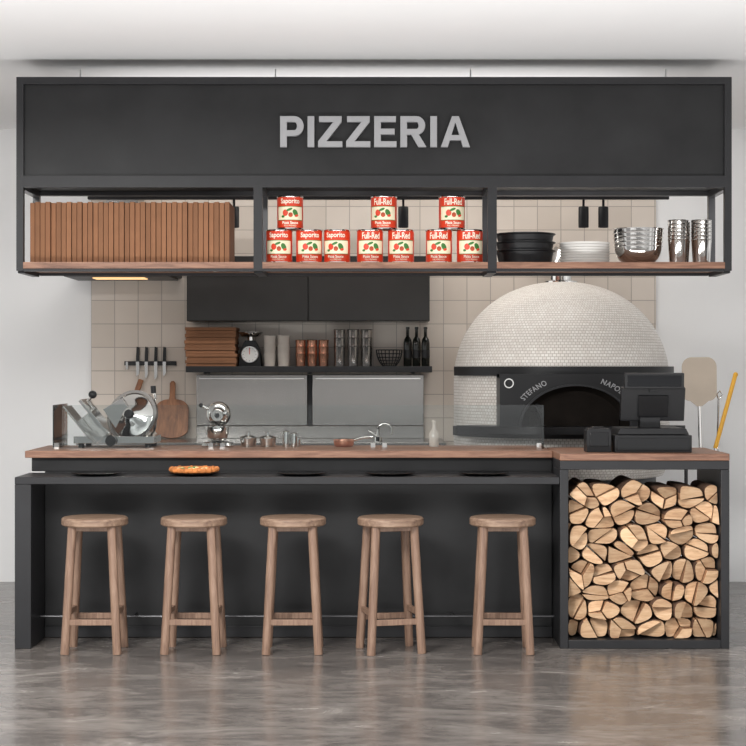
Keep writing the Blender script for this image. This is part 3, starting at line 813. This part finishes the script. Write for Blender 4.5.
# ------------------------------------------------------------------ oven tools leaning on a floor rail
b = B('peel_leaning_rail')
for x in (1.76, 1.965):
    b.box(x-.015, x+.015, 1.18, 1.26, 0, .02, DARK2); b.cyl((x, 1.22, .02), (x, 1.22, .84), .010, DARK2)
b.cyl((1.74, 1.22, .84), (1.985, 1.22, .84), .011, DARK2)
b.done((1.86, 1.22, 0))
def peel(name, bx, by, tx, ty, zt_, bw, bh, mblade, mhandle, zb_=.003):
    b = B(name)
    b.tube([(bx, by, zb_), (tx, ty, zt_)], .0095, mhandle, seg=12)
    d = (Vector((tx, ty, zt_))-Vector((bx, by, zb_))).normalized()
    M = Matrix.Translation((tx, ty, zt_)) @ Matrix.Rotation(math.atan2(d.x, d.z), 4, 'Y')
    hw = bw/2
    pts = [(-.014, -.03), (.014, -.03)]
    for j in range(9): a = -math.pi/2+math.pi/2*j/8; pts.append((hw-.045+.045*math.cos(a), .045+.045*math.sin(a)))
    for j in range(9): a = math.pi/2*j/8; pts.append((hw-.055+.055*math.cos(a), bh-.055+.055*math.sin(a)))
    for j in range(9): a = math.pi/2+math.pi/2*j/8; pts.append((-hw+.055+.055*math.cos(a), bh-.055+.055*math.sin(a)))
    for j in range(9): a = math.pi+math.pi/2*j/8; pts.append((-hw+.045+.045*math.cos(a), .045+.045*math.sin(a)))
    b.prism(pts, -.014, -.009, mblade, M)
    return b.done((bx, by, zb_))
peel('pizza_peel', 1.84, 1.09, 1.83, 1.205, 1.185, .195, .245, PEELM, STEEL)
b = B('oven_brush')
b.tube([(1.91, 1.06, .03), (1.915, 1.175, .92)], .008, STEEL, seg=12); b.tube([(1.915, 1.175, .92), (2.035, 1.21, 1.33)], .012, YELLOW, seg=14)
b.sphere((2.036, 1.21, 1.332), .014, YELLOW, seg=14, n=8); b.box(1.88, 1.94, 1.03, 1.07, .003, .04, BOARDW)
b.done((1.91, 1.06, .003))
b = B('ash_shovel')
b.tube([(1.94, 1.40, .003), (1.945, 1.262, .85), (1.95, 1.25, 1.19)], .007, STEEL, seg=12); b.tube([(1.95, 1.25, 1.19), (1.972, 1.25, 1.22), (1.955, 1.25, 1.24), (1.938, 1.25, 1.22), (1.95, 1.25, 1.19)], .004, STEEL, seg=8)
b.done((1.94, 1.40, .003))

# ------------------------------------------------------------------ lights, world, camera
def area(name, loc, rot, sx, sy, en, col=(1, 1, 1)):
    l = bpy.data.lights.new(name, 'AREA'); l.shape = 'RECTANGLE'; l.size = sx; l.size_y = sy; l.energy = en; l.color = col
    o = bpy.data.objects.new(name, l); scene.collection.objects.link(o); o.location = loc; o.rotation_euler = rot
    return o
area('ceiling_softbox', (-2.2, -4.6, 3.6), (R(58), 0, R(-20)), 1.8, 1.3, 375, (1, .99, .97))
area('hidden_back_wall_fill', (0, 1.25, 2.87), (R(12), 0, 0), 3.2, .5, 32, (1, .96, .91))  # added warm fill on the back wall, hidden behind the canopy; no fixture
area('hidden_rear_ceiling_fill', (0, 1.0, 2.44), (R(180), 0, 0), 2.9, .8, 13)  # added fill hidden behind the canopy, lifts the shaded ceiling there
area('unseen_ceiling_fill', (0, -3.2, .10), (R(180-4), 0, 0), 6.0, .8, 185)  # added studio fill below the frame, brightens the ceiling
w = bpy.data.worlds.new('soft_studio_world'); scene.world = w; w.use_nodes = True
nt = w.node_tree; bg = nt.nodes['Background']
tc = nt.nodes.new('ShaderNodeTexCoord'); sp = nt.nodes.new('ShaderNodeSeparateXYZ'); nt.links.new(tc.outputs['Generated'], sp.inputs[0])
mr = nt.nodes.new('ShaderNodeMapRange'); mr.inputs['From Min'].default_value = -1; mr.inputs['From Max'].default_value = 1; nt.links.new(sp.outputs['Z'], mr.inputs['Value'])
cr = nt.nodes.new('ShaderNodeValToRGB'); nt.links.new(mr.outputs[0], cr.inputs[0])
cr.color_ramp.elements[0].position = .30; cr.color_ramp.elements[0].color = (.5, .495, .49, 1)
cr.color_ramp.elements[1].position = .85; cr.color_ramp.elements[1].color = (1.0, 1.0, 1.0, 1)
e = cr.color_ramp.elements.new(.52); e.color = (.84, .84, .84, 1)
nz = nt.nodes.new('ShaderNodeTexNoise'); nz.inputs['Scale'].default_value = 2.2; nt.links.new(tc.outputs['Generated'], nz.inputs['Vector'])
m2 = nt.nodes.new('ShaderNodeMapRange'); m2.inputs['From Min'].default_value = .40; m2.inputs['From Max'].default_value = .60; m2.inputs['To Min'].default_value = .50; m2.inputs['To Max'].default_value = 1.70
nt.links.new(nz.outputs['Fac'], m2.inputs['Value'])
nt.links.new(cr.outputs[0], bg.inputs[0]); nt.links.new(m2.outputs[0], bg.inputs[1])
cam = bpy.data.cameras.new('camera'); cam.sensor_width = 36; cam.lens = 1640/746*36; cam.shift_y = -6/746; cam.clip_end = 100
co = bpy.data.objects.new('camera', cam); scene.collection.objects.link(co); co.location = (0, -8, 1.375); co.rotation_euler = (R(90), 0, 0)
scene.camera = co
